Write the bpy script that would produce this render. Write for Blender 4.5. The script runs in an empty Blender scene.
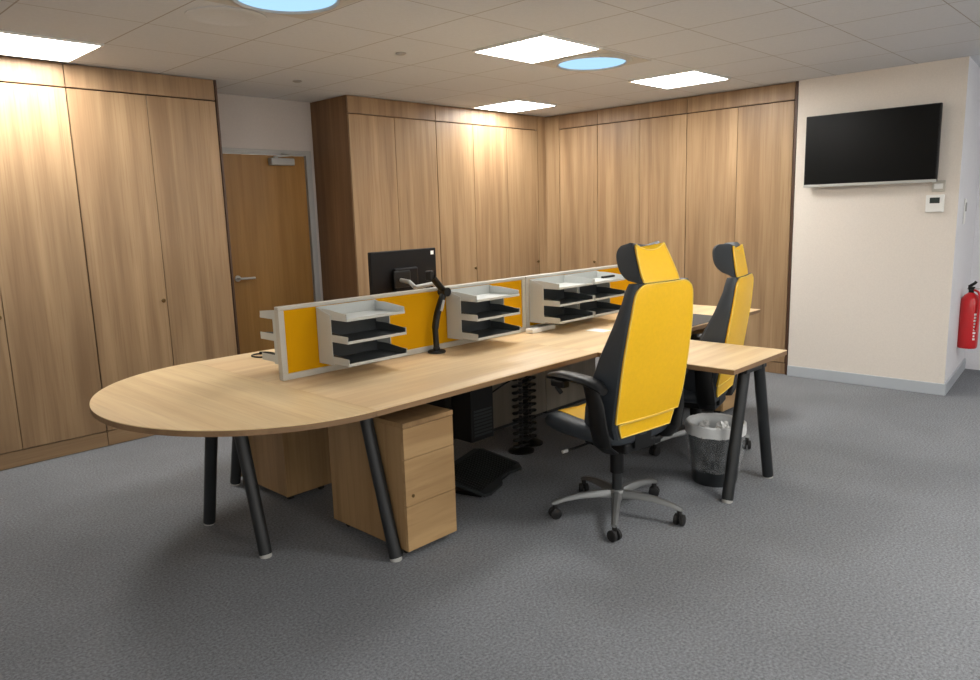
import bpy, bmesh, math, random
from mathutils import Vector, Matrix
random.seed(7)
C = bpy.context.scene.collection
PI = math.pi
R = math.radians

# ------------------------------------------------------------ materials
def _nt(name):
    m = bpy.data.materials.new(name); m.use_nodes = True
    nt = m.node_tree; b = nt.nodes['Principled BSDF']
    return m, nt, b
def lin(c):
    return tuple(((v/255)/12.92 if v/255 <= .04045 else ((v/255+.055)/1.055)**2.4) for v in c)
def flat(name, rgb, rough=.5, metal=0., bump=0., bscale=200., spec=None, coat=0., sheen=0.):
    m, nt, b = _nt(name)
    b.inputs['Base Color'].default_value = (*lin(rgb), 1)
    b.inputs['Roughness'].default_value = rough
    b.inputs['Metallic'].default_value = metal
    if spec is not None: b.inputs['Specular IOR Level'].default_value = spec
    if coat: b.inputs['Coat Weight'].default_value = coat
    if sheen: b.inputs['Sheen Weight'].default_value = sheen
    tc = nt.nodes.new('ShaderNodeTexCoord')
    n = nt.nodes.new('ShaderNodeTexNoise'); n.inputs['Scale'].default_value = bscale
    nt.links.new(tc.outputs['Object'], n.inputs['Vector'])
    if bump:
        bp = nt.nodes.new('ShaderNodeBump'); bp.inputs['Strength'].default_value = bump
        bp.inputs['Distance'].default_value = .002
        nt.links.new(n.outputs['Fac'], bp.inputs['Height']); nt.links.new(bp.outputs['Normal'], b.inputs['Normal'])
    mx = nt.nodes.new('ShaderNodeMix'); mx.data_type = 'RGBA'
    c = lin(rgb)
    mx.inputs[6].default_value = (*[v*.93 for v in c], 1); mx.inputs[7].default_value = (*[min(1, v*1.06) for v in c], 1)
    nt.links.new(n.outputs['Fac'], mx.inputs[0]); nt.links.new(mx.outputs[2], b.inputs['Base Color'])
    return m
def wood(name, axis, c1, c2, c3, rough=.45, across=14., along=.7, spec=.35):
    m, nt, b = _nt(name)
    N = nt.nodes.new; L = nt.links.new
    tc = N('ShaderNodeTexCoord'); oi = N('ShaderNodeObjectInfo')
    mul = N('ShaderNodeMath'); mul.operation = 'MULTIPLY'; mul.inputs[1].default_value = 37.
    L(oi.outputs['Random'], mul.inputs[0])
    add = N('ShaderNodeVectorMath'); add.operation = 'ADD'
    L(tc.outputs['Object'], add.inputs[0]); L(mul.outputs[0], add.inputs[1])
    def noise(ac, al, det, dist=0.):
        mp = N('ShaderNodeMapping'); s = [ac, ac, ac]; s[axis] = al
        mp.inputs['Scale'].default_value = s
        L(add.outputs[0], mp.inputs['Vector'])
        n = N('ShaderNodeTexNoise'); n.inputs['Scale'].default_value = 1.; n.inputs['Detail'].default_value = det
        n.inputs['Distortion'].default_value = dist
        L(mp.outputs[0], n.inputs['Vector']); return n
    a = noise(across, along, 4., .3); f = noise(across*7, along*4, 3.); g = noise(3., .9, 2.)
    def ramp(n, lo, hi):
        r = N('ShaderNodeMapRange'); r.inputs[1].default_value = lo; r.inputs[2].default_value = hi
        L(n.outputs['Fac'], r.inputs[0]); return r
    m1 = N('ShaderNodeMix'); m1.data_type = 'RGBA'
    m1.inputs[6].default_value = (*lin(c1), 1); m1.inputs[7].default_value = (*lin(c2), 1)
    L(ramp(a, .34, .66).outputs[0], m1.inputs[0])
    m2 = N('ShaderNodeMix'); m2.data_type = 'RGBA'; m2.inputs[7].default_value = (*lin(c3), 1)
    L(m1.outputs[2], m2.inputs[6])
    k = N('ShaderNodeMath'); k.operation = 'MULTIPLY'; k.inputs[1].default_value = .5
    L(ramp(f, .5, .8).outputs[0], k.inputs[0]); L(k.outputs[0], m2.inputs[0])
    m3 = N('ShaderNodeMix'); m3.data_type = 'RGBA'; m3.blend_type = 'MULTIPLY'
    m3.inputs[0].default_value = 1.
    L(m2.outputs[2], m3.inputs[6])
    r3 = N('ShaderNodeMapRange'); r3.inputs[1].default_value = .3; r3.inputs[2].default_value = .7
    r3.inputs[3].default_value = .88; r3.inputs[4].default_value = 1.06
    L(g.outputs['Fac'], r3.inputs[0]); L(r3.outputs[0], m3.inputs[7])
    L(m3.outputs[2], b.inputs['Base Color'])
    b.inputs['Roughness'].default_value = rough; b.inputs['Specular IOR Level'].default_value = spec
    bp = N('ShaderNodeBump'); bp.inputs['Strength'].default_value = .05; bp.inputs['Distance'].default_value = .001
    L(f.outputs['Fac'], bp.inputs['Height']); L(bp.outputs['Normal'], b.inputs['Normal'])
    return m
def emit(name, rgb, s):
    m, nt, b = _nt(name)
    e = nt.nodes.new('ShaderNodeEmission'); e.inputs['Color'].default_value = (*rgb, 1); e.inputs['Strength'].default_value = s
    nt.links.new(e.outputs[0], nt.nodes['Material Output'].inputs['Surface'])
    return m
def carpet():
    m, nt, b = _nt('carpet'); N = nt.nodes.new; L = nt.links.new
    tc = N('ShaderNodeTexCoord')
    a = N('ShaderNodeTexNoise'); a.inputs['Scale'].default_value = 420.; a.inputs['Detail'].default_value = 3.
    c = N('ShaderNodeTexNoise'); c.inputs['Scale'].default_value = 95.; c.inputs['Detail'].default_value = 4.
    d = N('ShaderNodeTexNoise'); d.inputs['Scale'].default_value = 1.6; d.inputs['Detail'].default_value = 3.
    for n in (a, c, d): L(tc.outputs['Object'], n.inputs['Vector'])
    r = N('ShaderNodeMapRange'); r.inputs[1].default_value = .30; r.inputs[2].default_value = .72
    ad = N('ShaderNodeMath'); ad.operation = 'ADD'; hf = N('ShaderNodeMath'); hf.operation = 'MULTIPLY'; hf.inputs[1].default_value = .5
    L(a.outputs['Fac'], ad.inputs[0]); L(c.outputs['Fac'], ad.inputs[1]); L(ad.outputs[0], hf.inputs[0]); L(hf.outputs[0], r.inputs[0])
    mx = N('ShaderNodeMix'); mx.data_type = 'RGBA'
    mx.inputs[6].default_value = (*lin((78, 81, 85)), 1); mx.inputs[7].default_value = (*lin((162, 165, 170)), 1)
    L(r.outputs[0], mx.inputs[0])
    m3 = N('ShaderNodeMix'); m3.data_type = 'RGBA'; m3.blend_type = 'MULTIPLY'; m3.inputs[0].default_value = 1.
    r3 = N('ShaderNodeMapRange'); r3.inputs[1].default_value = .3; r3.inputs[2].default_value = .7
    r3.inputs[3].default_value = .90; r3.inputs[4].default_value = 1.06
    L(d.outputs['Fac'], r3.inputs[0]); L(mx.outputs[2], m3.inputs[6]); L(r3.outputs[0], m3.inputs[7])
    L(m3.outputs[2], b.inputs['Base Color'])
    b.inputs['Roughness'].default_value = .95; b.inputs['Specular IOR Level'].default_value = .1
    bp = N('ShaderNodeBump'); bp.inputs['Strength'].default_value = .04; bp.inputs['Distance'].default_value = .001
    L(hf.outputs[0], bp.inputs['Height']); L(bp.outputs['Normal'], b.inputs['Normal'])
    return m
def ceiling_mat():
    m, nt, b = _nt('ceiling_tiles'); N = nt.nodes.new; L = nt.links.new
    tc = N('ShaderNodeTexCoord'); sp = N('ShaderNodeSeparateXYZ'); L(tc.outputs['Object'], sp.inputs[0])
    def linef(out, off, w):
        a = N('ShaderNodeMath'); a.operation = 'SUBTRACT'; a.inputs[1].default_value = off; L(out, a.inputs[0])
        d = N('ShaderNodeMath'); d.operation = 'DIVIDE'; d.inputs[1].default_value = .6; L(a.outputs[0], d.inputs[0])
        f = N('ShaderNodeMath'); f.operation = 'PINGPONG'; f.inputs[1].default_value = .5; L(d.outputs[0], f.inputs[0])
        l = N('ShaderNodeMath'); l.operation = 'LESS_THAN'; l.inputs[1].default_value = w/.6; L(f.outputs[0], l.inputs[0])
        return l
    x = linef(sp.outputs[0], 2.94, .004); y = linef(sp.outputs[1], 2.90, .003)
    mxm = N('ShaderNodeMath'); mxm.operation = 'MAXIMUM'; L(x.outputs[0], mxm.inputs[0]); L(y.outputs[0], mxm.inputs[1])
    n = N('ShaderNodeTexNoise'); n.inputs['Scale'].default_value = 60.; L(tc.outputs['Object'], n.inputs['Vector'])
    c0 = N('ShaderNodeMix'); c0.data_type = 'RGBA'
    c0.inputs[6].default_value = (*lin((204, 207, 212)), 1); c0.inputs[7].default_value = (*lin((214, 217, 222)), 1)
    L(n.outputs['Fac'], c0.inputs[0])
    c1 = N('ShaderNodeMix'); c1.data_type = 'RGBA'; c1.inputs[7].default_value = (*lin((166, 162, 158)), 1)
    L(mxm.outputs[0], c1.inputs[0]); L(c0.outputs[2], c1.inputs[6]); L(c1.outputs[2], b.inputs['Base Color'])
    b.inputs['Roughness'].default_value = .95; b.inputs['Specular IOR Level'].default_value = .1
    return m
def clear_plastic():
    m, nt, b = _nt('thin_clear_plastic'); N = nt.nodes.new; L = nt.links.new
    t = N('ShaderNodeBsdfTransparent'); mx = N('ShaderNodeMixShader'); n = N('ShaderNodeTexNoise')
    n.inputs['Scale'].default_value = 9.; n.inputs['Distortion'].default_value = 2.; n.inputs['Detail'].default_value = 4.
    tc = N('ShaderNodeTexCoord'); L(tc.outputs['Object'], n.inputs['Vector'])
    r = N('ShaderNodeMapRange'); r.inputs[1].default_value = .45; r.inputs[2].default_value = .8; r.inputs[3].default_value = .1; r.inputs[4].default_value = .34
    L(n.outputs['Fac'], r.inputs[0]); L(r.outputs[0], mx.inputs[0]); L(t.outputs[0], mx.inputs[1]); L(b.outputs[0], mx.inputs[2])
    b.inputs['Base Color'].default_value = (.75, .78, .8, 1); b.inputs['Roughness'].default_value = .25
    L(mx.outputs[0], nt.nodes['Material Output'].inputs['Surface'])
    return m

OAK_D = ((144, 116, 86), (174, 145, 110), (124, 97, 70))
W_DOORZ = wood('oak_laminate_vertical', 2, *OAK_D, rough=.42, across=11., along=.55)
W_DOORX = wood('oak_laminate_along_x', 0, *OAK_D, rough=.42, across=11., along=.55)
W_HEAD = wood('oak_laminate_header', 2, (136, 109, 82), (162, 134, 102), (118, 92, 68), rough=.42, across=11., along=.55)
W_PED = wood('oak_laminate_pedestal_side', 2, (142, 112, 76), (168, 136, 96), (124, 95, 64), rough=.45, across=9., along=.6)
W_PEDX = wood('oak_laminate_drawer', 0, (158, 126, 86), (184, 152, 108), (136, 105, 72), rough=.45, across=9., along=.9)
W_TOPX = wood('oak_laminate_desktop_long', 0, (226, 194, 150), (244, 218, 176), (206, 172, 130), rough=.38, across=11., along=.5)
W_TOPY = wood('oak_laminate_desktop_cross', 1, (226, 194, 146), (244, 218, 172), (206, 170, 126), rough=.38, across=11., along=.5)
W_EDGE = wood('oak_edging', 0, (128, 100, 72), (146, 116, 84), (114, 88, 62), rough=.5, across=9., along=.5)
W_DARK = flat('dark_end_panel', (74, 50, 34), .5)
W_INTDOOR = wood('veneer_door', 2, (142, 104, 54), (156, 117, 64), (130, 94, 48), rough=.4, across=16., along=.8)
M_GAP = flat('dark_gap', (58, 38, 26), .8)
M_WALL = flat('cream_wall_paint', (222, 214, 204), .85, bump=.15, bscale=90.)
M_WALLW = flat('white_wall_paint', (222, 222, 226), .85, bump=.15, bscale=90.)
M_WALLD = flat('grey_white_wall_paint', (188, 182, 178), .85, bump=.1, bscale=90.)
M_SKIRT = flat('pale_grey_gloss_paint', (178, 184, 190), .4)
M_FRAME = flat('grey_door_frame_paint', (160, 160, 158), .45)
M_CEILP = flat('ceiling_plate', (196, 194, 190), .9)
M_CARPET = carpet(); M_CEIL = ceiling_mat()
M_BLACK = flat('black_powder_coat', (30, 33, 35), .45, bump=.1, bscale=400.)
M_BLKPL = flat('black_plastic', (15, 16, 17), .45, spec=.35)
M_RUB = flat('black_rubber', (20, 20, 21), .6)
M_DARKG = flat('charcoal_plastic', (44, 48, 50), .5)
M_FABK = flat('charcoal_leather', (50, 56, 62), .5, bump=.25, bscale=500.)
M_YEL = flat('yellow_leather', (240, 188, 8), .42, bump=.2, bscale=60.)
M_YPIP = flat('pale_yellow_piping', (240, 205, 90), .5)
M_AMB = flat('amber_screen_fabric', (206, 150, 6), .9, bump=.5, bscale=900., spec=.1)
M_ALU = flat('brushed_aluminium', (176, 176, 176), .32, metal=.85)
M_BASE = flat('satin_cast_aluminium', (128, 130, 130), .42, metal=.6)
M_SILV = flat('silver_plastic', (178, 178, 174), .4)
M_TRAY = flat('light_grey_tray', (190, 193, 190), .4)
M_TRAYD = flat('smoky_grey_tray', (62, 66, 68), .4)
M_SFRAME = flat('light_grey_screen_frame', (184, 180, 170), .42)
M_WHITE = flat('white_plastic', (232, 232, 228), .4)
M_PAPER = flat('white_paper', (238, 238, 236), .8)
M_BRASS = flat('aged_brass', (110, 88, 56), .35, metal=.8)
M_TVB = flat('glossy_black_screen', (7, 8, 8), .3, spec=.2)
M_MON = flat('black_monitor_back', (12, 12, 14), .5, spec=.25)
M_RED = flat('fire_red_enamel', (196, 18, 26), .28, coat=.4)
M_LCD = flat('dark_display', (46, 56, 54), .3)
M_MAT = flat('dark_grey_mat', (72, 70, 68), .8, bump=.3, bscale=300.)
M_CLEAR = clear_plastic()
M_LINER = flat('white_bin_liner', (214, 216, 216), .45, bump=.6, bscale=40.)
M_BIN = flat('dark_grey_bin_plastic', (40, 44, 47), .4)
M_LIGHT = emit('led_panel', (1., .975, .93), 14.)
M_TUBE = emit('sun_tube_daylight', (.42, .70, .98), .5)

# ------------------------------------------------------------ mesh helpers
class MB:
    def __init__(s): s.bm = bmesh.new()
    def _xf(s, vs, M):
        if M is not None: bmesh.ops.transform(s.bm, matrix=M, verts=vs)
    def box(s, x0, x1, y0, y1, z0, z1, bev=0., M=None, seg=2):
        r = bmesh.ops.create_cube(s.bm, size=1.); vs = r['verts']
        for v in vs:
            v.co = Vector(((x0+x1)/2+v.co.x*(x1-x0), (y0+y1)/2+v.co.y*(y1-y0), (z0+z1)/2+v.co.z*(z1-z0)))
        if bev:
            es = list({e for v in vs for e in v.link_edges})
            rr = bmesh.ops.bevel(s.bm, geom=es, offset=bev, segments=seg, affect='EDGES', profile=.5)
            vs = list({v for f in rr['faces'] for v in f.verts} | {v for v in vs if v.is_valid})
        s._xf(vs, M); return s
    def prism(s, pts, z0, z1, M=None):
        a = [s.bm.verts.new((x, y, z0)) for x, y in pts]; b = [s.bm.verts.new((x, y, z1)) for x, y in pts]
        n = len(pts)
        s.bm.faces.new(a[::-1]); s.bm.faces.new(b)
        for i in range(n): s.bm.faces.new((a[i], a[(i+1) % n], b[(i+1) % n], b[i]))
        s._xf(a+b, M); return s
    def loft(s, rings, cap=True, M=None):
        vr = [[s.bm.verts.new(p) for p in r] for r in rings]; n = len(vr[0])
        for k in range(len(vr)-1):
            for i in range(n):
                s.bm.faces.new((vr[k][i], vr[k][(i+1) % n], vr[k+1][(i+1) % n], vr[k+1][i]))
        if cap: s.bm.faces.new(vr[0][::-1]); s.bm.faces.new(vr[-1])
        s._xf([v for r in vr for v in r], M); return s
    def lathe(s, prof, cx=0, cy=0, n=32, cap=True, M=None):
        return s.loft([[(cx+r*math.cos(2*PI*i/n), cy+r*math.sin(2*PI*i/n), z) for i in range(n)] for r, z in prof], cap, M)
    def tube(s, pts, r, n=12, rs=None, flat_=1.):
        P = [Vector(p) for p in pts]; rings = []; up = None
        for i, p in enumerate(P):
            t = (P[min(i+1, len(P)-1)]-P[max(i-1, 0)]).normalized()
            if up is None:
                up = Vector((0, 0, 1)) if abs(t.z) < .9 else Vector((1, 0, 0))
            u = (up-t*up.dot(t)).normalized(); up = u; w = t.cross(u)
            q = rs[i] if rs else r
            rings.append([p+u*math.cos(2*PI*k/n)*q*flat_+w*math.sin(2*PI*k/n)*q for k in range(n)])
        return s.loft(rings)
    def build(s, name, mat, parent=None, smooth=False, sub=0, label=None):
        bmesh.ops.recalc_face_normals(s.bm, faces=s.bm.faces)
        me = bpy.data.meshes.new(name); s.bm.to_mesh(me); s.bm.free()
        me.materials.append(mat)
        o = bpy.data.objects.new(name, me); C.objects.link(o)
        if smooth:
            for p in me.polygons: p.use_smooth = True
            e = o.modifiers.new('s', 'EDGE_SPLIT'); e.split_angle = R(38)
            if sub: o.modifiers.remove(e); m = o.modifiers.new('sub', 'SUBSURF'); m.levels = sub; m.render_levels = sub
        if parent is not None: o.parent = parent
        if label: o['label'] = label
        return o
def spline(pts, n=6):
    P = [Vector(p) for p in pts]; out = []
    for i in range(len(P)-1):
        p0 = P[max(i-1, 0)]; p1 = P[i]; p2 = P[i+1]; p3 = P[min(i+2, len(P)-1)]
        for k in range(n):
            t = k/n
            out.append(.5*((2*p1)+(-p0+p2)*t+(2*p0-5*p1+4*p2-p3)*t*t+(-p0+3*p1-3*p2+p3)*t*t*t))
    return out+[P[-1]]
def tag(o, label, cat, group=None):
    o['label'] = label; o['category'] = cat
    if group: o['group'] = group
    return o
def thing(name, label, cat, loc=(0, 0, 0), rz=0., group=None):
    o = bpy.data.objects.new(name, None); C.objects.link(o); o.empty_display_size = .1
    o.location = loc; o.rotation_euler = (0, 0, rz)
    return tag(o, label, cat, group)
def struct(o):
    o['kind'] = 'structure'; return o
def dup(root, loc, rz, label, group=None):
    r = root.copy(); C.objects.link(r); r.location = loc; r.rotation_euler = (0, 0, rz); r['label'] = label
    if group: r['group'] = group
    for ch in list(root.children):
        c = ch.copy(); C.objects.link(c); c.parent = r
        for g in list(ch.children):
            d = g.copy(); C.objects.link(d); d.parent = c
    return r

# ------------------------------------------------------------ camera (fitted)
yaw, pitch, roll, f = .7666013, .1706602, -.0295655, 738.404
F = Vector((math.cos(pitch)*math.cos(yaw), math.cos(pitch)*math.sin(yaw), -math.sin(pitch)))
Rt = F.cross(Vector((0, 0, 1))).normalized(); U = Rt.cross(F)
R2 = Rt*math.cos(roll)+U*math.sin(roll); U2 = -Rt*math.sin(roll)+U*math.cos(roll)
cd = bpy.data.cameras.new('camera'); cam = bpy.data.objects.new('camera', cd); C.objects.link(cam)
M = Matrix((R2, U2, -F)).transposed().to_4x4(); M.translation = Vector((0, 0, 1.53)); cam.matrix_world = M
cd.sensor_width = 36; cd.sensor_fit = 'HORIZONTAL'; cd.lens = f/980*36; cd.clip_start = .05
bpy.context.scene.camera = cam

# ------------------------------------------------------------ room shell
H = 2.558; YL = 5.38; XR = 6.57; X0 = -1.6; Y0 = -2.6; YB = 5.95; XB = 7.75
struct(MB().box(X0, XB+.1, Y0, YB+.1, -.1, 0).build('floor', M_CARPET))
struct(MB().box(X0, XB+.1, Y0, YB+.1, H, H+.1).build('ceiling', M_CEIL))
def fill_windowed(axis, c0, c1, spans, z0, z1, a0, a1, name):  # unseen wall with openings added to let in fill daylight
    m = MB(); p = a0
    bx = (lambda u0, u1, w0, w1: m.box(c0, c1, u0, u1, w0, w1)) if axis else (lambda u0, u1, w0, w1: m.box(u0, u1, c0, c1, w0, w1))
    for u0, u1 in spans:
        bx(p, u0, -.1, H+.1); bx(u0, u1, -.1, z0); bx(u0, u1, z1, H+.1); p = u1
    bx(p, a1, -.1, H+.1); struct(m.build(name, M_WALL))
WN = [0]
def fill_window(axis, c, u0, u1, z0, z1):  # frame for an added opening behind the camera, there only for fill light
    WN[0] += 1; m = MB(); k = .05; um = (u0+u1)/2
    bx = (lambda a, b, w0, w1, t=.03: m.box(c-t, c+t, a, b, w0, w1)) if axis else (lambda a, b, w0, w1, t=.03: m.box(a, b, c-t, c+t, w0, w1))
    bx(u0, u1, z0, z0+k); bx(u0, u1, z1-k, z1); bx(u0, u0+k, z0+k, z1-k); bx(u1-k, u1, z0+k, z1-k); bx(um-k/2, um+k/2, z0+k, z1-k)
    w = struct(m.build('fill_window_%d' % WN[0], M_WHITE))
fill_windowed(1, X0-.1, X0, [(-1.9, 1.1)], .85, 2.35, Y0-.1, YB+.1, 'wall_left'); fill_window(1, X0-.05, -1.9, 1.1, .85, 2.35)
fill_windowed(0, Y0-.1, Y0, [(-.8, 2.2), (3.2, 6.2)], .85, 2.35, X0, XB+.2, 'wall_front'); fill_window(0, Y0-.05, -.8, 2.2, .85, 2.35); fill_window(0, Y0-.05, 3.2, 6.2, .85, 2.35)
# the wall behind the doorway (opening for the door)
DX0, DX1, DZ = 2.99, 3.865, 2.115
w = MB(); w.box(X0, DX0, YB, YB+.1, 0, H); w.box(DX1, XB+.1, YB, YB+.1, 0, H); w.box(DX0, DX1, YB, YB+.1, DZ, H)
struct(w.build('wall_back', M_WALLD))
struct(MB().prism([(6.57, 1.36), (6.57, 2.598), (7.16, 2.598), (7.16, YB), (7.86, YB), (7.86, 1.465), (7.75, 1.465)][::-1], 0, H).build('wall_right', M_WALL))
struct(MB().box(7.75, 7.85, Y0, 1.465, 0, H).build('wall_right', M_WALLW))
sw = MB().prism([(6.5705, 1.3585), (7.75, 1.4605), (7.75, 1.465), (6.5705, 1.363)], .0, H).build('wall_side', M_WALLW); struct(sw)
sk = MB().box(6.555, 6.57, 1.352, 2.596, 0, .092, .003).build('baseboard_right', M_SKIRT); struct(sk)
struct(MB().prism([(6.556, 1.344), (7.75, 1.447), (7.75, 1.461), (6.556, 1.358)], 0, .094).build('baseboard_side', M_SKIRT))

# door in the recess
fr = MB()
fr.box(DX0+.001, DX0+.035, YB-.02, YB+.1, 0, DZ-.031); fr.box(DX1-.035, DX1-.001, YB-.02, YB+.1, 0, DZ-.031); fr.box(DX0-.012, DX0, YB-.02, YB-.001, 0, DZ+.012); fr.box(DX1, DX1+.02, YB-.02, YB-.001, 0, DZ+.012)
fr.box(DX0+.001, DX1-.001, YB-.02, YB+.1, DZ-.03, DZ-.001); fr.box(DX0, DX1, YB-.02, YB-.001, DZ, DZ+.012)
struct(fr.build('trim_1', M_FRAME))
dr = struct(MB().box(DX0+.037, DX1-.037, YB+.01, YB+.055, .006, DZ-.034, .002).build('door_1', W_INTDOOR))
hb = MB(); hb.lathe([(.026, 0), (.026, .01)], n=20, M=Matrix.Translation((3.085, YB+.01, 1.035)) @ Matrix.Rotation(PI/2, 4, 'X'))
hb.tube(spline([(3.085, YB+.01, 1.035), (3.085, YB-.03, 1.035), (3.10, YB-.045, 1.035), (3.22, YB-.045, 1.033)]), .0095)
hb.build('lever_handle', M_SILV, dr, True, label='satin steel lever handle')
cb = MB(); cb.box(3.46, 3.69, YB-.055, YB+.01, 1.995, 2.055, .008)
cb.build('door_closer', M_FRAME, dr, label='grey overhead door closer')
cb = MB(); cb.box(3.5, 3.53, YB-.045, YB-.02, 2.056, 2.07); cb.tube([(3.52, YB-.04, 2.066), (3.62, YB-.12, 2.075), (3.58, YB-.02, 2.1)], .007)
cb.build('closer_arm', M_SILV, dr)

# ------------------------------------------------------------ cupboards
def cupboard(label, group, axis, a0, a1, ndoor, knobs, plane, depth, fascia=(2.408, H-.004), fill=None, w_end=None, group2=None):
    """axis 0: front lies in plane y=plane and runs along x;  axis 1: front lies in plane x=plane and runs along y."""
    t = thing('storage_cupboard', label, 'cupboard', ((a0+a1)/2, plane+depth/2, 0) if axis == 0 else (plane+depth/2, (a0+a1)/2, 0), 0, group)
    ox, oy = t.location.x, t.location.y
    def bx(m, p0, p1, d0, d1, z0, z1, bev=.0012):
        if axis == 0: m.box(p0-ox, p1-ox, plane+d0-oy, plane+d1-oy, z0, z1, bev, seg=1)
        else: m.box(plane+d0-ox, plane+d1-ox, p0-oy, p1-oy, z0, z1, bev, seg=1)
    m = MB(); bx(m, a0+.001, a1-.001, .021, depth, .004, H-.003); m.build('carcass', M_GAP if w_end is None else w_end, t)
    m = MB(); bx(m, a0+.003, a1-.003, .0, .02, fascia[0], H-.006); m.build('fascia_panel', W_HEAD, t)
    m = MB(); bx(m, a0+.002, a1-.002, .004, .02, .004, .106); m.build('plinth', W_DOORX if axis == 0 else W_HEAD, t)
    wd = (a1-a0)/ndoor
    for i in range(ndoor):
        m = MB(); p0 = a0+i*wd+(.004 if i == 0 else .002); p1 = a0+(i+1)*wd-(.004 if i == ndoor-1 else .002)
        bx(m, p0, p1, 0, .02, .112, fascia[0]-.009)
        d = m.build('cupboard_door', W_DOORZ, t)
        d.delta_location = (0, 0, 0)
        if i in knobs:
            kp = p1-.03 if knobs[i] > 0 else p0+.03
            k = MB()
            if axis == 0: Mx = Matrix.Translation((kp-ox, plane-oy, .975)) @ Matrix.Rotation(PI/2, 4, 'X')
            else: Mx = Matrix.Translation((plane-ox, kp-oy, .975)) @ Matrix.Rotation(-PI/2, 4, 'Y')
            k.lathe([(.006, 0), (.006, .012), (.014, .015), (.015, .021), (.011, .025)], n=16, M=Mx)
            k.build('knob', M_BRASS, d, True, label='small round brass knob')
    return t
DEP = YB-YL-.006
gl = 'oak cupboards along the left wall'
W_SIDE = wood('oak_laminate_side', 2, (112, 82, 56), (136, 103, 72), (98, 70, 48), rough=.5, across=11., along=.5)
cupboard('oak storage cupboard continuing left of the frame beside the left wall', gl, 0, -.33, .69, 2, {0: 1}, YL, DEP)
cupboard('full-height oak cupboard cut off by the left edge of the photo', gl, 0, .69, 1.72, 2, {0: 1}, YL, DEP)
cupboard('full-height oak double-door cupboard on the left next to the brown door', gl, 0, 1.72, 2.732, 2, {0: 1}, YL, DEP)
gm = 'oak cupboards behind the monitor'
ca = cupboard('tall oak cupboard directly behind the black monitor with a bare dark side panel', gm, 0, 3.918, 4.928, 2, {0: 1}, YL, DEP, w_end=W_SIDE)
cupboard('tall oak three-door cupboard running into the far corner under a lit panel', gm, 0, 4.928, 6.43, 3, {0: 1, 2: 1}, YL, DEP)
gr = 'oak cupboards along the right-hand wall'
DEPR = 7.155-XR
cupboard('narrow single-door oak cupboard in the far room corner on the right side', gr, 1, 4.68, 5.19, 1, {0: -1}, XR, DEPR)
cupboard('oak double cupboard of the right-hand run behind the near chair headrest', gr, 1, 3.645, 4.68, 2, {0: 1}, XR, DEPR)
cupboard('oak double cupboard of the right-hand run ending beside the cream wall', gr, 1, 2.625, 3.645, 2, {0: 1}, XR, DEPR)
tag(MB().prism([(6.433, YL), (XR, YL), (XR, 5.192), (XR+.02, 5.192), (XR+.02, YL+.02), (6.433, YL+.02)], .004, H-.004).build('corner_filler_panel', W_DOORZ), 'narrow oak filler panel in the inner corner between both cupboard runs', 'panel')
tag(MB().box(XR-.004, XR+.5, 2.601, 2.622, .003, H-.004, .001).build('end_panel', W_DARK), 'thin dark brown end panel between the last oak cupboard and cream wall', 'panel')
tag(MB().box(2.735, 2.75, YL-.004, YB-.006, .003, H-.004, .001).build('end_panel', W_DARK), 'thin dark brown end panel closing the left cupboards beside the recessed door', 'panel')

# ------------------------------------------------------------ ceiling fixtures
def light_panel(cx, cy, label):
    t = thing('ceiling_light_panel', label, 'ceiling light', (cx, cy, H-.001), 0, 'square ceiling light panels')
    m = MB(); s = .298; i = .282
    m.box(-s, s, -s, -i, -.012, 0); m.box(-s, s, i, s, -.012, 0); m.box(-s, -i, -i, i, -.012, 0); m.box(i, s, -i, i, -.012, 0)
    m.build('frame', M_WHITE, t); MB().box(-i, i, -i, i, -.009, -.003).build('diffuser', M_LIGHT, t)
light_panel(1.44, 5.0, 'square white ceiling light above the left oak cupboards')
light_panel(3.84, 3.2, 'square white ceiling light beside the far round skylight tube')
light_panel(5.64, 3.2, 'square white ceiling light nearest the right-hand cupboards')
light_panel(5.64, 5.0, 'square white ceiling light in the far corner of the ceiling')
for px, py in ((3.24, .2), (5.64, -1.0), (1.44, -1.6)):
    light_panel(px, py, 'square white ceiling light behind the camera outside the picture')
def sun_tube(cx, cy, label):
    t = thing('skylight_tube', label, 'skylight', (cx, cy, H-.001), 0, 'round skylight tubes')
    MB().box(-.297, .297, -.297, .297, -.0055, 0).build('square_tile_frame', M_CEILP, t)
    m = MB(); m.lathe([(.28, -.006), (.28, -.008), (.262, -.02), (.245, -.022), (.236, -.012), (.236, -.006)], n=56); m.build('trim_ring', M_SILV, t, True)
    m = MB(); m.lathe([(.2355, -.0062), (.23, -.012), (.18, -.022), (.1, -.028), (.03, -.03)], n=48); m.build('diffuser', M_TUBE, t, True, label='glowing blue daylight diffuser')
sun_tube(2.02, 3.20, 'round blue-lit skylight tube cut by the top edge of the photo')
sun_tube(4.46, 3.22, 'round blue-lit skylight tube between two square ceiling lights')
for cx, cy, lb in ((3.25, 5.08, 'tiny ceiling sensor near the recessed door'), (3.24, 3.84, 'tiny ceiling sensor left of the middle light panel')):
    tag(MB().lathe([(.035, H), (.035, H-.004), (.02, H-.012), (.012, H-.013)], cx, cy, n=20).build('ceiling_sensor', M_FRAME, smooth=True), lb, 'sensor', 'ceiling sensors')
m = MB(); m.lathe([(.2, 0), (.2, -.004), (.19, -.006), (.15, -.006), (.14, -.003), (.05, -.003), (.001, -.003)], n=48, M=Matrix.Translation((1.99, 3.72, H-.0005)))
tag(m.build('round_ceiling_vent', M_CEIL, smooth=True), 'round flush ceiling vent left of the near skylight tube', 'vent')

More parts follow.
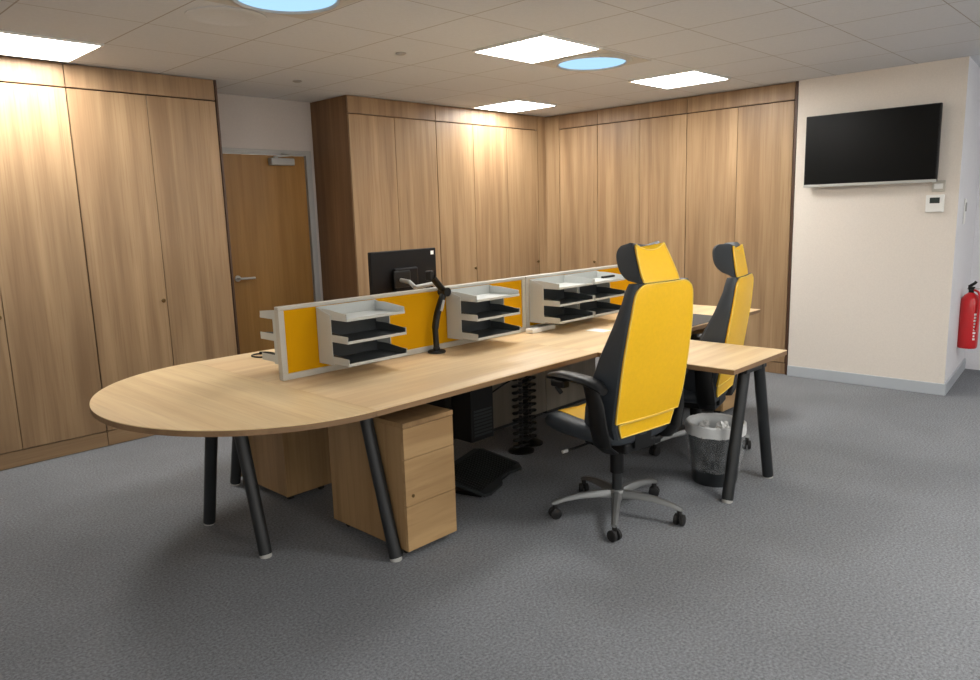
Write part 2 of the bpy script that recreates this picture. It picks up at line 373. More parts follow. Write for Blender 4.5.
# ------------------------------------------------------------ bench desk
ZT = .745; TH = .027; YF = 2.38; YK = 4.06; YC = 3.21; XS = 1.79; XE = 5.45
desk = thing('bench_desk', 'long light oak bench desk with rounded end on black splayed legs', 'desk', (3.2, YC, 0))
def DK(m): return Matrix.Translation((-3.2, -YC, 0))
D0 = Matrix.Translation((-3.2, -YC, 0))
def top(name, pts, mat):
    o = MB().prism(pts, ZT-.004, ZT, M=D0).build(name, mat, desk)
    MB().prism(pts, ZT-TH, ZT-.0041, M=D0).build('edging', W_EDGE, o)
    return o
el = [(XS, YF)]
n = 48
a_, b_ = .775, (YK-YF)/2
for i in range(1, n):
    th = PI/2+PI*i/n
    el.append((XS-0+a_*math.cos(th), (YF+YK)/2-b_*math.sin(th)))
el.append((XS, YK))
top('rounded_end_top', el[::-1], W_TOPY)
top('desk_top', [(XS+.001, YF), (3.334, YF), (3.334, YC-.001), (XS+.001, YC-.001)], W_TOPX)
top('desk_top', [(3.971, YF), (XE, YF), (XE, YC-.001), (3.971, YC-.001)], W_TOPX)
top('return_top', [(3.335, 1.577), (3.97, 1.577), (3.97, YC-.001), (3.335, YC-.001)], W_TOPX)
top('desk_top', [(XS+.001, YC), (3.6, YC), (3.6, YK), (XS+.001, YK)], W_TOPX)
top('desk_top', [(3.601, YC), (XE, YC), (XE, YK), (3.601, YK)], W_TOPX)
def leg(foot, topp, rr=.03):
    m = MB(); f_ = Vector(foot)-desk.location; t_ = Vector(topp)-desk.location
    f_.z = .014; d = (t_-f_)
    m.tube([f_, f_+d*.5, f_+d], rr, n=16)
    o = m.build('leg', M_BLACK, desk, True)
    p = MB(); p.lathe([(rr*.9, .001), (rr*.95, .006), (rr*.8, .02)], f_.x, f_.y, n=20); p.build('foot_pad', M_SILV, o, True, label='pale foot pad')
ZU = ZT-TH
leg((1.56, 2.975, 0), (1.56, 3.155, ZU)); leg((1.56, 3.535, 0), (1.56, 3.36, ZU))
leg((1.93, 2.487, 0), (1.93, 2.675, ZU)); leg((1.93, 3.97, 0), (1.93, 3.78, ZU))
leg((3.485, 1.665, 0), (3.655, 1.665, ZU)); leg((3.965, 1.655, 0), (3.785, 1.655, ZU))
leg((5.3, 2.50, 0), (5.3, 2.69, ZU)); leg((5.3, 3.96, 0), (5.3, 3.77, ZU))
leg((3.48, 3.92, 0), (3.48, 3.73, ZU))
for (a, b, c, d) in ((1.53, 1.59, 3.1, 3.42), (1.90, 1.96, 2.62, 3.84), (5.27, 5.33, 2.62, 3.84), (3.45, 3.51, 3.0, 3.82)):
    m = MB(); m.box(a, b, c, d, ZU-.05, ZU-.001, .004, M=D0); m.build('cross_bar', M_BLACK, desk)
m = MB(); m.box(3.60, 3.84, 1.63, 1.69, ZU-.05, ZU-.001, .004, M=D0); m.box(3.69, 3.75, 1.69, 3.0, ZU-.045, ZU-.001, .004, M=D0); m.build('cross_bar', M_BLACK, desk)
m = MB(); m.box(3.93, 3.96, 1.75, 2.2, ZU-.03, ZU-.001, .003, M=D0); m.build('bracket', M_BLACK, desk)
m = MB(); m.box(1.97, 5.26, 3.04, 3.08, ZU-.06, ZU-.001, .003, M=D0); m.box(1.97, 5.26, 3.36, 3.40, ZU-.06, ZU-.001, .003, M=D0); m.build('long_beam', M_BLACK, desk)
# wire tray hung below the middle of the desk
for xa, xb in ((2.05, 2.6), (3.1, 3.36)):
    m = MB(); m.box(xa, xb, 3.1, 3.34, ZU-.13, ZU-.125, M=D0); m.box(xa, xb, 3.1, 3.105, ZU-.13, ZU-.001, M=D0); m.box(xa, xb, 3.335, 3.34, ZU-.13, ZU-.001, M=D0)
    m.build('cable_tray', M_BLACK, desk)

# ------------------------------------------------------------ screens
def screen(x0, x1, label):
    t = thing('desk_screen', label, 'desk divider', ((x0+x1)/2, 3.2, ZT), 0, 'amber desk dividers'); hx = (x1-x0)/2; fz0, fz1 = .001, .366
    m = MB(); s = .018; k = .032
    m.box(-hx, hx, -s, s, fz0, fz0+k, .004); m.box(-hx, hx, -s, s, fz1-k*.6, fz1, .004)
    m.box(-hx, -hx+k, -s, s, fz0+k, fz1-k*.6, .003); m.box(hx-k, hx, -s, s, fz0+k, fz1-k*.6, .003)
    m.build('frame', M_SFRAME, t)
    MB().box(-hx+k, hx-k, -s*.62, s*.62, fz0+k, fz1-k*.6).build('fabric_panel', M_AMB, t)
screen(1.838, 3.655, 'amber fabric desk divider in grey frame at the rounded end')
screen(3.66, 5.43, 'amber fabric desk divider in grey frame at the far desk half')

# ------------------------------------------------------------ paper tray units
def tray_unit(label):
    t = thing('paper_tray_rack', label, 'paper tray', (0, 0, 0), 0, 'paper tray racks hung on the desk dividers')
    # local: x 0..W, y 0 (screen side) .. -D, z 0..h
    W, D, h_ = .37, .25, .285
    for nm, x in (('side_panel', 0), ('side_panel', W-.004)):
        pts = [(0, 0), (-.13, 0), (-.12, .06), (-.12, h_-.035), (0, h_)]
        m = MB(); a = [(x, y, z) for y, z in pts]; b = [(x+.004, y, z) for y, z in pts]
        m.loft([a, b]); m.build(nm, M_TRAY, t)
    m = MB(); m.box(.004, W-.004, -.006, 0, 0, .227, 0); m.build('back_panel', M_TRAYD, t)
    m = MB(); m.box(.004, W-.004, -.006, 0, .2275, h_, 0); m.build('top_back_rail', M_TRAY, t)
    for i, z in enumerate((.008, .118, .228)):
        mt = M_TRAY
        m = MB()
        m.box(.005, W-.005, -D, -.007, z, z+.004)
        m.box(.005, W-.005, -D-.003, -D, z, z+.014, .001)
        o = m.build('tray', M_TRAY, t)
        q = MB()
        q.loft([[(x, -D+.002, z), (x, -.008, z), (x, -.008, z+.05), (x, -.09, z+.05), (x, -D+.002, z+.034)] for x in (.0045, .0085)])
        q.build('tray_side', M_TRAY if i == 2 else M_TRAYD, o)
        q = MB(); q.loft([[(x, -D+.002, z), (x, -.008, z), (x, -.008, z+.05), (x, -.09, z+.05), (x, -D+.002, z+.034)] for x in (W-.0085, W-.0045)])
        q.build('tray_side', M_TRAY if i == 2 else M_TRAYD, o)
        if i < 2:
            e = MB(); e.box(.0015, .0044, -D-.003, -.02, z, z+.036, .0005); e.build('outer_rail', M_TRAY, o)
            e = MB(); e.box(W-.0044, W-.0015, -D-.003, -.02, z, z+.036, .0005); e.build('outer_rail', M_TRAY, o)
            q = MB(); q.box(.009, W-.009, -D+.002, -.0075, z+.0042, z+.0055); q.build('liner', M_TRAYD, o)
    return t
gt = 'paper tray racks hung on the desk dividers'
tu = tray_unit('grey three-tier tray rack on the divider nearest the rounded desk end')
tu.location = (2.05, 3.18, .805)
dup(tu, (2.94, 3.18, .805), 0, 'grey three-tier tray rack just right of the black monitor arm')
dup(tu, (3.69, 3.18, .805), 0, 'grey three-tier tray rack on the far divider beside the white socket bar')
dup(tu, (4.075, 3.18, .805), 0, 'grey three-tier tray rack partly behind the near chair headrest')
dup(tu, (2.265, 3.22, .805), PI, 'grey tray rack on the hidden side of the divider end')
tag(MB().box(4.26, 4.40, 2.985, 3.01, 1.085, 1.10, .004, M=None).build('stapler', M_BLKPL), 'thin black stapler lying on the top tray next to the headrest', 'stapler')
bpy.data.objects['stapler'].location = (0, 0, -.03)

# ------------------------------------------------------------ monitor, arms, desk items
mon = thing('computer_monitor', 'black computer monitor seen from behind above the amber divider', 'monitor', (3.005, 3.63, 1.145), R(3))
MB().box(-.278, .278, -.012, .018, -.165, .17, .006).build('housing', M_MON, mon)
MB().box(-.262, .262, .0182, .0195, -.152, .162).build('display', M_TVB, mon)
MB().box(-.11, .09, -.036, -.0125, -.09, .06, .01).build('rear_cover', M_MON, mon)
MB().box(.228, .255, -.0135, -.0125, .128, .152).build('sticker', M_PAPER, mon, label='small white sticker')
MB().box(-.13, .01, -.05, -.0365, -.06, .045, .008).build('mount_plate', M_BLKPL, mon)
def arm_base(x, y, label):
    t = thing('monitor_arm', label, 'monitor arm', (x, y, ZT))
    MB().lathe([(.052, .001), (.052, .01), (.046, .015), (.02, .016), (.02, .03)], n=28).build('base_plate', M_BLKPL, t, True)
    return t
ar = arm_base(2.80, 3.125, 'black jointed monitor arm with no screen standing before the amber divider')
MB().tube([(0, 0, .016), (-.005, 0, .15)], .017, n=16).build('post', M_BLKPL, ar, True)
m = MB(); m.tube(spline([(-.005, 0, .14), (.015, 0, .22), (.058, -.005, .32), (.072, -.005, .345)]), .023, n=14, flat_=.75); m.build('lower_link', M_BLKPL, ar, True)
m = MB(); m.tube([(.025, -.024, .24), (.048, -.026, .30)], .008, n=10); m.build('trim_strip', M_SILV, ar, True)
m = MB(); m.lathe([(.026, -.03), (.026, .03)], n=20, M=Matrix.Translation((.072, -.005, .345)) @ Matrix.Rotation(PI/2, 4, 'X')); m.build('elbow', M_BLKPL, ar, True)
m = MB(); m.tube(spline([(.072, -.005, .35), (.03, -.01, .385), (-.03, -.02, .44)]), .024, n=14, flat_=.7); m.build('upper_link', M_BLKPL, ar, True)
m = MB(); m.box(-.055, -.028, -.035, .012, .42, .475, .006); m.build('tilt_head', M_BLKPL, ar)
ar2 = arm_base(3.02, 3.30, 'silver monitor arm carrying the black monitor behind the divider')
MB().tube([(0, 0, .016), (0, 0, .30)], .016, n=16).build('post', M_SILV, ar2, True)
m = MB(); m.tube([(0, 0, .30), (-.05, .02, .375), (-.16, .06, .36)], .013, n=12); m.build('lower_link', M_SILV, ar2, True)
m = MB(); m.tube([(-.16, .06, .36), (-.12, .16, .385), (-.09, .272, .388)], .013, n=12); m.build('upper_link', M_SILV, ar2, True)
sb = thing('socket_bar', 'white desktop socket bar lying at the foot of the far tray rack', 'power strip', (3.73, 3.12, ZT), R(4))
MB().box(-.13, .13, -.03, .03, .001, .032, .006).build('body', M_WHITE, sb)
MB().box(-.1, .1, -.018, .018, .0322, .0335).build('socket_face', M_SILV, sb)
tag(MB().box(3.9, 4.0, 2.74, 2.88, ZT+.0008, ZT+.003).build('paper_slip', M_PAPER), 'small white paper slip on the desk left of the near chair back', 'paper')
tag(MB().prism([(4.15, 2.39), (4.93, 2.39), (4.95, 2.66), (4.93, 2.68), (4.15, 2.68)], ZT+.0008, ZT+.004).build('desk_mat', M_MAT), 'dark grey desk mat on the far workstation between the two chairs', 'desk mat')
m = MB(); m.tube([Vector((2.12+.05*math.cos(a)*1.2+.0*a, 3.87+.075*math.sin(a), ZT+.006+.0012*a)) for a in [i*2*PI/24 for i in range(30)]], .005, n=8)
m.tube(spline([(2.18, 3.87, ZT+.006), (2.24, 3.70, ZT+.006), (2.23, 3.5, ZT+.006), (2.3, 3.36, ZT+.006)]), .004, n=8)
tag(m.build('loose_cable', M_BLKPL, smooth=True), 'loop of black cable lying on the desk behind the divider end', 'cable')

# ------------------------------------------------------------ pedestals
def pedestal(label, cat='drawer pedestal'):
    t = thing('drawer_pedestal', label, cat, (0, 0, 0), 0, 'oak drawer pedestals under the desk')
    # local: front at y=0 facing -y, x 0..W
    W, D = .298, .58
    MB().box(0, W, .019, D, .04, .612, .001).build('body', W_PED, t)
    m = MB(); m.box(-.002, W+.002, -.002, D+.002, .613, .635, .001); m.build('top_panel', W_PED, t)
    for i, (z0, z1) in enumerate(((.04, .25), (.252, .468), (.47, .61))):
        d = MB().box(.0, W, 0, .018, z0+.0003, z1-.0003, .0006).build('drawer', W_PEDX, t)
        if i == 1:
            k = MB(); k.lathe([(.008, 0), (.008, .003)], n=16, M=Matrix.Translation((.04, 0, .295)) @ Matrix.Rotation(PI/2, 4, 'X')); k.build('lock', M_BRASS, d, True)
    for x in (.05, W-.05):
        for y in (.07, D-.06):
            k = MB(); k.lathe([(.02, -.012), (.02, .012)], n=18, M=Matrix.Translation((x, y, .0205)) @ Matrix.Rotation(PI/2, 4, 'Y')); k.box(x-.006, x+.006, y-.012, y+.012, .03, .0395)
            k.build('castor', M_RUB, t, True)
    return t
pd = pedestal('oak drawer pedestal under the rounded desk end, front towards the camera'); pd.location = (1.964, 2.435, 0)
dup(pd, (2.262, 4.03, 0), PI, 'oak drawer pedestal on the far side, back in shadow under the desk')
dup(pd, (4.955, 2.42, 0), 0, 'oak drawer pedestal at the far desk end behind the bin')

# ------------------------------------------------------------ under-desk equipment
pc = thing('computer_tower', 'black computer tower slung beneath the desk behind the pedestal', 'computer', (2.85, 3.02, .27))
MB().box(-.09, .09, -.2, .2, 0, .38, .006).build('case', M_BLKPL, pc)
m = MB(); [m.box(-.07, .07, -.2055, -.2015, .03+i*.02, .04+i*.02) for i in range(8)]; m.build('front_grille', M_DARKG, pc)
m = MB(); m.box(-.1, -.094, -.05, .0, -.008, ZU-.27-.002); m.box(.094, .1, -.05, .0, -.008, ZU-.27-.002); m.box(-.1, .1, -.05, .0, -.008, -.002); m.build('cradle', M_BLACK, pc)
def spine(x, y, label, rz=0):
    t = thing('cable_spine', label, 'cable riser', (x, y, 0), rz, 'black cable spines under the desk')
    MB().lathe([(.085, .001), (.085, .008), (.03, .014), (.02, .02)], n=24).build('base', M_BLKPL, t, True)
    m = MB(); k = 15
    for i in range(k):
        z = .04+i*.0445
        m.lathe([(.012, z-.014), (.012, z+.02)], n=10)
        for sx in (-1, 1):
            m.lathe([(.018, z-.007), (.022, z), (.018, z+.007)], sx*.05, 0, n=12)
            m.box(sx*.05-.022 if sx > 0 else -.05, sx*.05 if sx > 0 else -.028, -.006, .006, z-.006, z+.006)
        m.box(-.05, .05, -.012, .012, z-.007, z+.007)
    m.build('vertebrae', M_BLKPL, t, True)
spine(3.44, 3.06, 'black segmented cable spine under the desk, nearer the computer tower')
spine(3.60, 3.12, 'black segmented cable spine under the desk, right-hand one of the pair', R(10))
c = MB()
c.tube(spline([(2.85, 3.235, .5), (2.95, 3.3, .42), (3.1, 3.28, .5), (3.2, 3.2, .58), (3.3, 3.15, .6)]), .005, n=8)
c.tube(spline([(2.9, 3.235, .45), (3.0, 3.26, .3), (3.12, 3.2, .33), (3.3, 3.1, .45), (3.42, 3.06, .5)]), .005, n=8)
tag(c.build('hanging_cables', M_BLKPL, smooth=True), 'black cables drooping from the slung computer tower to the spine', 'cable')
w_ = thing('power_adaptor', 'small pale power box hung below the desk beside the cable spine', 'power box', (3.30, 2.99, .60))
MB().box(-.05, .05, -.02, .02, 0, .08, .006).build('body', M_SILV, w_)
MB().box(-.01, .01, -.005, .005, .08, ZU-.60-.002).build('hanger', M_BLKPL, w_)
W_GREY = wood('dull_grey_laminate', 2, (122, 116, 106), (138, 131, 120), (108, 102, 94), rough=.5, across=11., along=.5)
def low_cupboard(x0, x1, label):
    t = thing('low_cupboard', label, 'low cupboard', ((x0+x1)/2, 3.75, 0), 0, 'low grey-brown cupboards on the far side of the desk')
    hx = (x1-x0)/2
    MB().box(-hx+.001, hx-.001, -.27, .25, .03, .655, .0015).build('body', W_GREY, t)
    MB().box(-hx+.02, hx-.02, -.25, .235, .002, .029).build('plinth', M_BLACK, t)
    for a, b in ((-hx+.002, -.001), (.001, hx-.002)):
        MB().box(a, b, .2505, .268, .035, .65, .001).build('cupboard_door', W_GREY, t)
low_cupboard(3.57, 4.205, 'low grey-brown cupboard seen dimly behind the cable spines under the desk')
low_cupboard(4.212, 4.847, 'low grey-brown cupboard seen dimly behind the near chair armrest under the desk')
# foot rest
fo = thing('foot_rest', 'black ribbed foot rest on the carpet behind the near pedestal', 'foot rest', (2.86, 2.86, 0), R(18))
ol = [(-.25, -.15), (-.2, -.17), (-.05, -.165), (.0, -.13), (.09, -.13), (.22, -.165), (.27, -.12), (.27, .12), (.22, .16), (-.22, .16), (-.27, .1)]
Mf = Matrix.Translation((0, 0, .075)) @ Matrix.Rotation(R(14), 4, 'X')
MB().prism(ol, -.008, .008, M=Mf).build('platform', M_DARKG, fo)
m = MB(); [m.box(-.24+i*.026, -.228+i*.026, -.12, .13, .0082, .0115, M=Mf) for i in range(19)]; m.build('ribs', M_RUB, fo)
m = MB(); m.box(-.2, .2, -.1, .12, .001, .02, .006); m.box(-.18, -.15, -.03, .03, .02, .064); m.box(.15, .18, -.03, .03, .02, .064); m.build('base_frame', M_BLKPL, fo)

# ------------------------------------------------------------ office chair (faces +y)
def interp(tab, z):
    for (z0, *a), (z1, *b) in zip(tab, tab[1:]):
        if z <= z1: k = max(0, (z-z0)/(z1-z0)); return [p+(q-p)*k for p, q in zip(a, b)]
    return list(tab[-1][1:])
#        z    half width, rear y, depth
BK = [(.47, .205, -.175, .17), (.53, .228, -.18, .20), (.60, .238, -.196, .20), (.70, .242, -.215, .19), (.85, .241, -.238, .15), (1.0, .232, -.262, .10), (1.12, .215, -.275, .07), (1.17, .206, -.279, .065), (1.20, .190, -.281, .06)]
HD = []
for _i in range(15):
    _u = -1+2*_i/14; _z = 1.278+.082*_u; _k = math.sqrt(max(0, 1-(abs(_u)**2.6)))
    HD.append((_z, .121-.014*_u-.012*(1-_k), -.264+.038*(_u+1), .045+.088*_k))
def section(w, yr, d, z, rec=.07, bw=.055, dip=0.):
    yf = yr+d; rec = min(rec, d*.45)
    pts = [(-w+.012, yr), (-w*.5, yr-.004), (0, yr-.005), (w*.5, yr-.004), (w-.012, yr), (w, yr+.012),
           (w+.004, yr+d*.5), (w, yf-.015), (w-.015, yf), (w-bw*.7, yf-.008), (w-bw*1.2, yf-rec), (w*.3, yf-rec-.006), (0, yf-rec-.008),
           (-w*.3, yf-rec-.006), (-w+bw*1.2, yf-rec), (-w+bw*.7, yf-.008), (-w+.015, yf), (-w, yf-.015), (-w-.004, yr+d*.5), (-w, yr+.012)]
    return [(x, y, z+dip*((abs(x)/w)**2-.4)) for x, y in pts]
def make_chair(label):
    t = thing('office_chair', label, 'office chair', (0, 0, 0), 0, 'yellow and charcoal office chairs')
    zs = [.47, .50, .53, .60, .70, .78, .85, .93, 1.0, 1.06, 1.12, 1.155, 1.18, 1.20]
    bk = MB().loft([section(*interp(BK, z), z, rec=.05) for z in zs]).build('backrest', M_FABK, t, True)
    # yellow rear cover
    def cover(tab, z0, z1, corner, off, name, parent, inset=.004, dip=0., hw=None, n_=16, m_=9):
        m = MB(); rings = []
        for i in range(n_+1):
            z = z0+(z1-z0)*math.sin(PI/2*i/n_); w_, yr, d = interp(tab, z); w_ -= inset
            if hw: w_ = hw
            dz = z1-z
            if corner and dz < corner: w_ -= corner*(1-math.sqrt(max(0, 1-((corner-dz)/corner)**2)))*.9
            row = [(w_*(2*j/m_-1), yr-.006-off*math.cos(PI*(j/m_-.5))-off*.2, z+dip*(abs(2*j/m_-1)**2-.4)*(i/n_)) for j in range(m_+1)]
            rings.append(row+[(x, y+.008, zz) for x, y, zz in row[::-1]])
        m.loft(rings); o = m.build(name, M_YEL, parent, True)
        edge = [r[0] for r in rings]+rings[-1][1:m_]+[r[m_] for r in rings[::-1]]+rings[0][1:m_][::-1]
        edge = [Vector(p)+Vector((0, -.001, 0)) for p in edge]
        MB().tube(edge+[edge[0]], .0032, n=6).build('piping', M_YPIP, o, True)
        return o
    cover(BK, .555, 1.198, .06, .010, 'rear_cover', t)
    cover(BK, .48, .545, 0, .002, 'lower_rear_flap', t, inset=.03, n_=4)
    m = MB(); m.tube([( -.222+.444*j/12, -.192-.010*math.cos(PI*(j/12-.5)), .578+.003*math.sin(j)) for j in range(13)], .006, n=8); m.build('cover_fold', M_YEL, t, True)
    # front insert
    m = MB(); rr = []
    for z in (.58, .7, .85, 1.0, 1.12, 1.17):
        w_, yr, d = interp(BK, z); y = yr+d-min(.05, d*.45)+.002
        rr.append([(-w_*.62, y, z), (0, y-.002, z), (w_*.62, y, z), (w_*.62, y-.02, z), (0, y-.022, z), (-w_*.62, y-.02, z)])
    m.loft(rr); m.build('front_insert', M_YEL, t, True)
    zh = [h_[0] for h_ in HD]
    hd = MB().loft([section(*interp(HD, z), z, rec=.06, bw=.04, dip=.028*max(0, (z-1.23)/.14)) for z in zh]).build('headrest', M_FABK, t, True)
    cover(HD, 1.203, 1.352, 0, .006, 'headrest_cover', t, inset=.002, dip=.028, n_=10)
    m = MB(); m.box(-.05, .05, -.25, -.225, 1.15, 1.23, .004); m.build('headrest_post', M_BLKPL, t)
    # seat
    st = []
    for (y, z1, z0, w_) in ((-.17, .485, .43, .20), (-.14, .505, .425, .235), (-.03, .51, .425, .26), (.10, .515, .43, .268), (.20, .525, .435, .262), (.265, .52, .44, .245), (.30, .50, .455, .22), (.31, .48, .465, .18)):
        st.append([(-w_, y, (z0+z1)/2), (-w_+.012, y, z1-.004), (-w_+.06, y, z1+.012), (-w_*.5, y, z1-.006), (0, y, z1-.01), (w_*.5, y, z1-.006), (w_-.06, y, z1+.012), (w_-.012, y, z1-.004),
                   (w_, y, (z0+z1)/2), (w_-.02, y, z0+.008), (w_*.6, y, z0-.004), (0, y, z0-.006), (-w_*.6, y, z0-.004), (-w_+.02, y, z0+.008)])
    MB().loft(st).build('seat', M_FABK, t, True, sub=1)
    m = MB(); rr = []
    for (y, z1, w_) in ((-.12, .506, .15), (-.03, .511, .165), (.10, .516, .17), (.20, .526, .168), (.26, .522, .15), (.285, .512, .13)):
        rr.append([(-w_, y, z1+.004), (-w_*.5, y, z1), (0, y, z1-.003), (w_*.5, y, z1), (w_, y, z1+.004), (w_, y, z1-.02), (0, y, z1-.025), (-w_, y, z1-.02)])
    m.loft(rr); m.build('seat_insert', M_YEL, t, True)
    # mechanism
    mc = MB().box(-.11, .12, -.15, .12, .37, .424, .012).build('mechanism', M_BLKPL, t)
    m = MB(); m.box(.10, .165, -.15, -.07, .375, .415, .012); m.build('adjuster_box', M_BLKPL, mc)
    m = MB(); m.tube([(-.1, .05, .40), (-.2, .09, .375), (-.25, .10, .37)], .006, n=8); l = m.build('lever', M_BLKPL, mc, True)
    m = MB(); m.tube([(-.25, .10, .37), (-.28, .105, .368)], .009, n=10); m.build('lever_tip', M_SILV, l, True)
    m = MB(); m.loft([[(sx*.06, -.12, .38), (sx*.06, -.165, .40), (sx*.06, -.168, .46), (sx*.06, -.165, .60), (sx*.06, -.15, .60), (sx*.06, -.14, .50), (sx*.06, -.12, .425)] for sx in (-1, 1)])
    m.build('back_bracket', M_BLKPL, t)
    # arms
    for sx in (-1, 1):
        m = MB()
        rings = []
        for (y, z, w_, h_) in ((.185, .738, .018, .010), (.17, .742, .034, .016), (.11, .755, .044, .02), (.02, .762, .046, .021), (-.08, .757, .045, .021), (-.15, .742, .04, .021), (-.185, .722, .025, .016)):
            cx = sx*(.30-.015*(y > .1))
            rings.append([(cx+w_*math.cos(a), y, z+h_*math.sin(a)) for a in [2*PI*i/14 for i in range(14)]])
        m.loft(rings); pad = m.build('armrest', M_BLKPL, t, True)
        m = MB(); m.box(sx*.30-.022, sx*.30+.022, .05, .14, .70, .738, .008); m.tube([(sx*.30, .12, .70), (sx*.285, .10, .665)], .011, n=10); m.build('adjuster', M_BLKPL, pad)
        m = MB(); rings = []
        for (x, y, z, a, b) in ((.20, -.13, .405, .03, .05), (.262, -.14, .45, .022, .055), (.285, -.135, .55, .02, .055), (.292, -.125, .65, .02, .05), (.298, -.10, .735, .02, .045)):
            rings.append([(sx*x+a*math.cos(q), y+b*math.sin(q), z) for q in [2*PI*i/14 for i in range(14)]])
        m.loft(rings); m.build('arm_support', M_BLKPL, t, True)
    # gas column
    m = MB(); m.lathe([(.034, .225), (.034, .37)], n=24); m.build('column_sleeve', M_BLKPL, t, True)
    m = MB(); m.lathe([(.024, .12), (.024, .225)], n=20); m.build('gas_lift', M_BLACK, t, True)
    m = MB(); m.lathe([(.03, .085), (.042, .09), (.044, .12), (.036, .135), (.026, .135)], n=24)
    for k in range(5):
        a = R(212+72*k-(-7)); c_, s_ = math.cos(a), math.sin(a)
        rings = []
        for (r_, z, w_, h_) in ((.03, .112, .026, .02), (.10, .118, .023, .018), (.20, .112, .019, .014), (.28, .098, .016, .011), (.32, .085, .015, .01), (.335, .08, .010, .008)):
            rings.append([(c_*r_-s_*x, s_*r_+c_*x, z+y) for x, y in ((-w_, -h_*.8), (-w_*.9, h_*.3), (-w_*.4, h_), (w_*.4, h_), (w_*.9, h_*.3), (w_, -h_*.8), (0, -h_*1.1))])
        m.loft(rings)
    bs = m.build('star_base', M_BASE, t, True)
    for k in range(5):
        a = R(212+72*k+7); c_, s_ = math.cos(a), math.sin(a)
        q = MB(); px, py = c_*.32, s_*.32; aa = a+R(50+35*k)
        for e in (-1, 1):
            Mw = Matrix.Translation((px, py, 0)) @ Matrix.Rotation(aa, 4, 'Z') @ Matrix.Translation((0, e*.015, .0285)) @ Matrix.Rotation(PI/2, 4, 'X')
            q.lathe([(.02, -.011), (.028, -.007), (.028, .007), (.02, .011)], n=20, M=Mw)
        q.lathe([(.012, .03), (.012, .075)], px, py, n=12)
        q.build('castor', M_RUB, bs, True)
    return t
ch = make_chair('yellow-backed charcoal office chair nearest the camera, left of the bin')
ch.location = (2.992, 2.02, 0); ch.rotation_euler = (0, 0, R(-7))
c2 = dup(ch, (4.195, 2.235, 0), R(12), 'yellow-backed charcoal office chair further back, half hidden by the desk wing')
for o in c2.children:
    if o.name.split('.')[0] not in ('star_base', 'gas_lift'): o.location.z -= .085
    if o.name.split('.')[0] in ('headrest', 'headrest_cover'):
        o.rotation_euler = (R(13), 0, 0); pv = Vector((0, -.26, 1.2)); o.location += pv-Matrix.Rotation(R(13), 3, 'X') @ pv

# ------------------------------------------------------------ waste bin
bn = thing('waste_bin', 'dark grey round waste bin with white liner under the desk wing', 'waste bin', (3.735, 1.865, 0))
MB().lathe([(.118, .001), (.12, .004), (.15, .33), (.153, .335), (.147, .335), (.117, .012)], n=48).build('bucket', M_BIN, bn, True)
lm = MB(); rings = []; N_ = 72
def wob(i, k, a): return a*(math.sin(i*.9+k)+.6*math.sin(i*2.3+2*k))
for k, (r_, z) in enumerate(((.124, .22), (.140, .34), (.156, .350), (.164, .343), (.164, .30), (.163, .287))):
    rings.append([((r_+wob(i, k, .0012))*math.cos(2*PI*i/N_), (r_+wob(i, k, .0012))*math.sin(2*PI*i/N_), z+wob(i, k*2, .0015)) for i in range(N_)])
lm.loft(rings, cap=False); lm.build('liner', M_LINER, bn, True, label='white liner folded over the rim')
lm = MB(); rings = []
for k, (r_, z) in enumerate(((.160, .288), (.160, .24), (.152, .18), (.148, .12), (.140, .085))):
    rings.append([((r_+wob(i, k, .0035 if k < 4 else .006))*math.cos(2*PI*i/N_), (r_+wob(i, k, .0035))*math.sin(2*PI*i/N_), z+wob(i, k, .006)) for i in range(N_)])
lm.loft(rings, cap=False); lm.build('clear_bag_skirt', M_CLEAR, bn, True, label='clear crinkled plastic hanging outside')
for i in range(6):
    m = MB(); bmesh.ops.create_icosphere(m.bm, subdivisions=3, radius=1.)
    for v in m.bm.verts:
        n_ = v.co.normalized(); s_ = 1+.28*math.sin(5*n_.x+i)*math.cos(6*n_.y+2*i)+.15*math.sin(11*n_.z+i)
        v.co = Vector((n_.x*.034*s_, n_.y*.031*s_, n_.z*.024*s_))
    a = i*2*PI/5; rr_ = 0 if i == 0 else .088
    o = m.build('crumpled_tissue', M_PAPER if i % 3 else M_SILV); o.location = (3.735+rr_*math.cos(a), 1.865+rr_*math.sin(a), .283+.008*(i % 2)); o.rotation_euler = (i, i*2, i)
    tag(o, 'crumpled white tissue inside the lined waste bin', 'tissue', 'crumpled tissues in the waste bin')
m = MB(); m.lathe([(.08, .05), (.105, .13), (.116, .225), (.02, .24)], 3.735, 1.865, n=24); 
tag(m.build('waste_filling', M_TRAYD, smooth=True), 'dark waste filling the bin below the tissues', 'waste')['kind'] = 'stuff'

# ------------------------------------------------------------ TV wall
tv = thing('television', 'large black flat television mounted on the cream wall', 'television', (XR-.06, 1.995, 1.955))
MB().box(-.02, .015, -.498, .498, -.29, .288, .005).build('housing', M_BLKPL, tv)
MB().box(-.0215, -.0202, -.488, .488, -.268, .279).build('screen', M_TVB, tv)
MB().box(-.024, -.0155, -.498, .498, -.294, -.272, .002).build('bottom_bezel', M_SILV, tv, label='silver lower bezel')
MB().box(.016, .059, -.2, .2, -.17, .15).build('wall_bracket', M_BLACK, tv)
th_ = thing('thermostat', 'white wall thermostat with dark display below the television corner', 'thermostat', (XR-.001, 1.512, 1.50))
MB().box(-.024, 0, -.062, .062, -.066, .066, .005).build('housing', M_WHITE, th_)
MB().box(-.0255, -.0242, -.034, .034, .002, .045).build('display', M_LCD, th_)
pl = thing('wall_plate', 'pale translucent wall plate between television corner and thermostat', 'wall plate', (XR-.001, 1.495, 1.63))
MB().box(-.012, 0, -.045, .045, -.042, .045, .003).build('cover', M_SFRAME, pl)
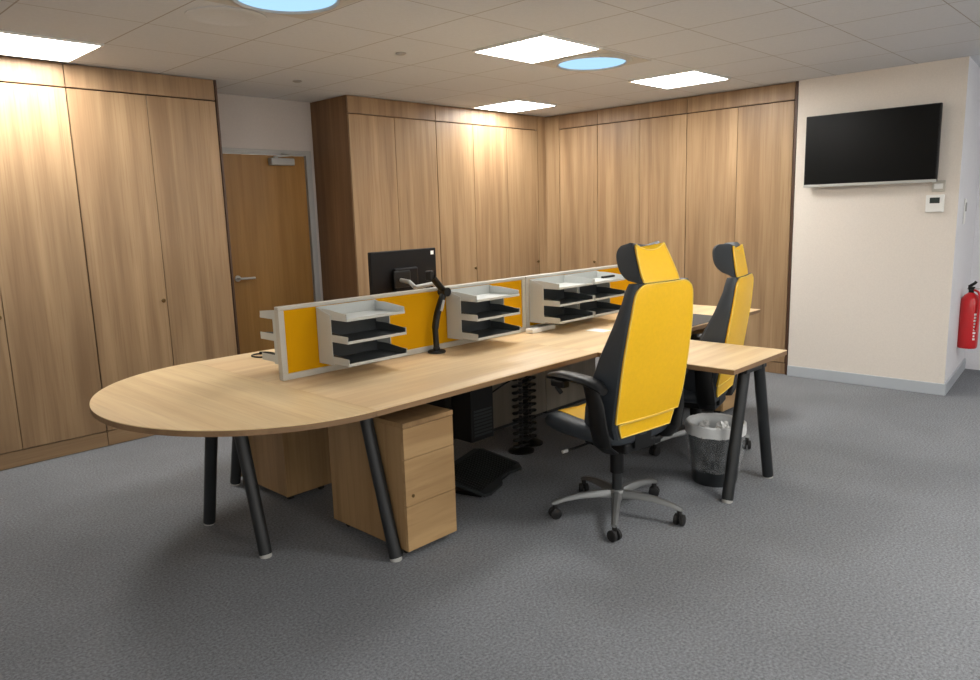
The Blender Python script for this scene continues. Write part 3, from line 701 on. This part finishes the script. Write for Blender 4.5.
MB().box(-.0135, -.0122, -.03, .03, -.02, .02).build('inset', M_WHITE, pl)
# side wall fittings
ang = math.atan2(.102, 1.18)
sp_ = thing('door_release_plate', 'slim grey plate on the white side wall above the extinguisher', 'wall plate', (6.93, 1.388, 1.43), ang)
MB().box(-.035, .035, -.008, 0, -.10, .10, .003).build('plate', M_WHITE, sp_)
MB().box(-.012, .012, -.016, -.0082, .0, .07, .003).build('release_button', M_FRAME, sp_)
ex = thing('fire_extinguisher', 'red fire extinguisher hanging on the white side wall', 'fire extinguisher', (7.20, 1.345, .29))
MB().lathe([(.066, 0), (.072, .008), (.074, .03), (.074, .37), (.068, .41), (.048, .445), (.026, .462), (.02, .468)], n=36).build('cylinder', M_RED, ex, True)
m = MB(); m.lathe([(.02, .46), (.02, .49), (.026, .492), (.026, .515)], n=18); m.build('valve', M_BLKPL, ex, True)
m = MB(); m.box(-.014, .014, -.15, .03, .495, .503, .002); m.build('carry_handle', M_SILV, ex)
m = MB(); m.tube([(0, .02, .515), (0, -.02, .545), (0, -.03, .56)], .012, n=10); m.build('squeeze_lever', M_BLKPL, ex, True)
m = MB(); m.tube(spline([(-.02, -.025, .49), (-.035, -.06, .47), (-.055, -.075, .40), (-.058, -.07, .25), (-.055, -.06, .16)]), .009, n=10); m.build('hose', M_RED, ex, True, label='red discharge hose')
def arcpanel(a0, a1, z0, z1, r_, name, mat):
    m = MB(); rr = []
    for k in range(9):
        a = R(a0+(a1-a0)*k/8); c_, s_ = math.cos(a), math.sin(a)
        rr.append([(c_*r_, s_*r_, z0), (c_*(r_+.0012), s_*(r_+.0012), z0), (c_*(r_+.0012), s_*(r_+.0012), z1), (c_*r_, s_*r_, z1)])
    m.loft(rr); return m.build(name, mat, ex)
for k in range(9):
    w_ = (10, 7, 12, 9)[k % 4]; arcpanel(222-w_*.5, 222+w_, .075+k*.026, .091+k*.026, .0742, 'label_mark', M_PAPER)
m = MB(); m.box(-.02, .02, .074, .098, .36, .46); m.build('wall_bracket', M_BLACK, ex)

# ------------------------------------------------------------ world and view
wd = bpy.data.worlds.new('world'); bpy.context.scene.world = wd; wd.use_nodes = True
wd.node_tree.nodes['Background'].inputs[0].default_value = (1, .97, .92, 1); wd.node_tree.nodes['Background'].inputs[1].default_value = 1.3
sc = bpy.context.scene
sc.view_settings.view_transform = 'Standard'; sc.view_settings.look = 'None'; sc.view_settings.gamma = 1; sc.view_settings.exposure = 1.25
sc.view_settings.use_curve_mapping = False
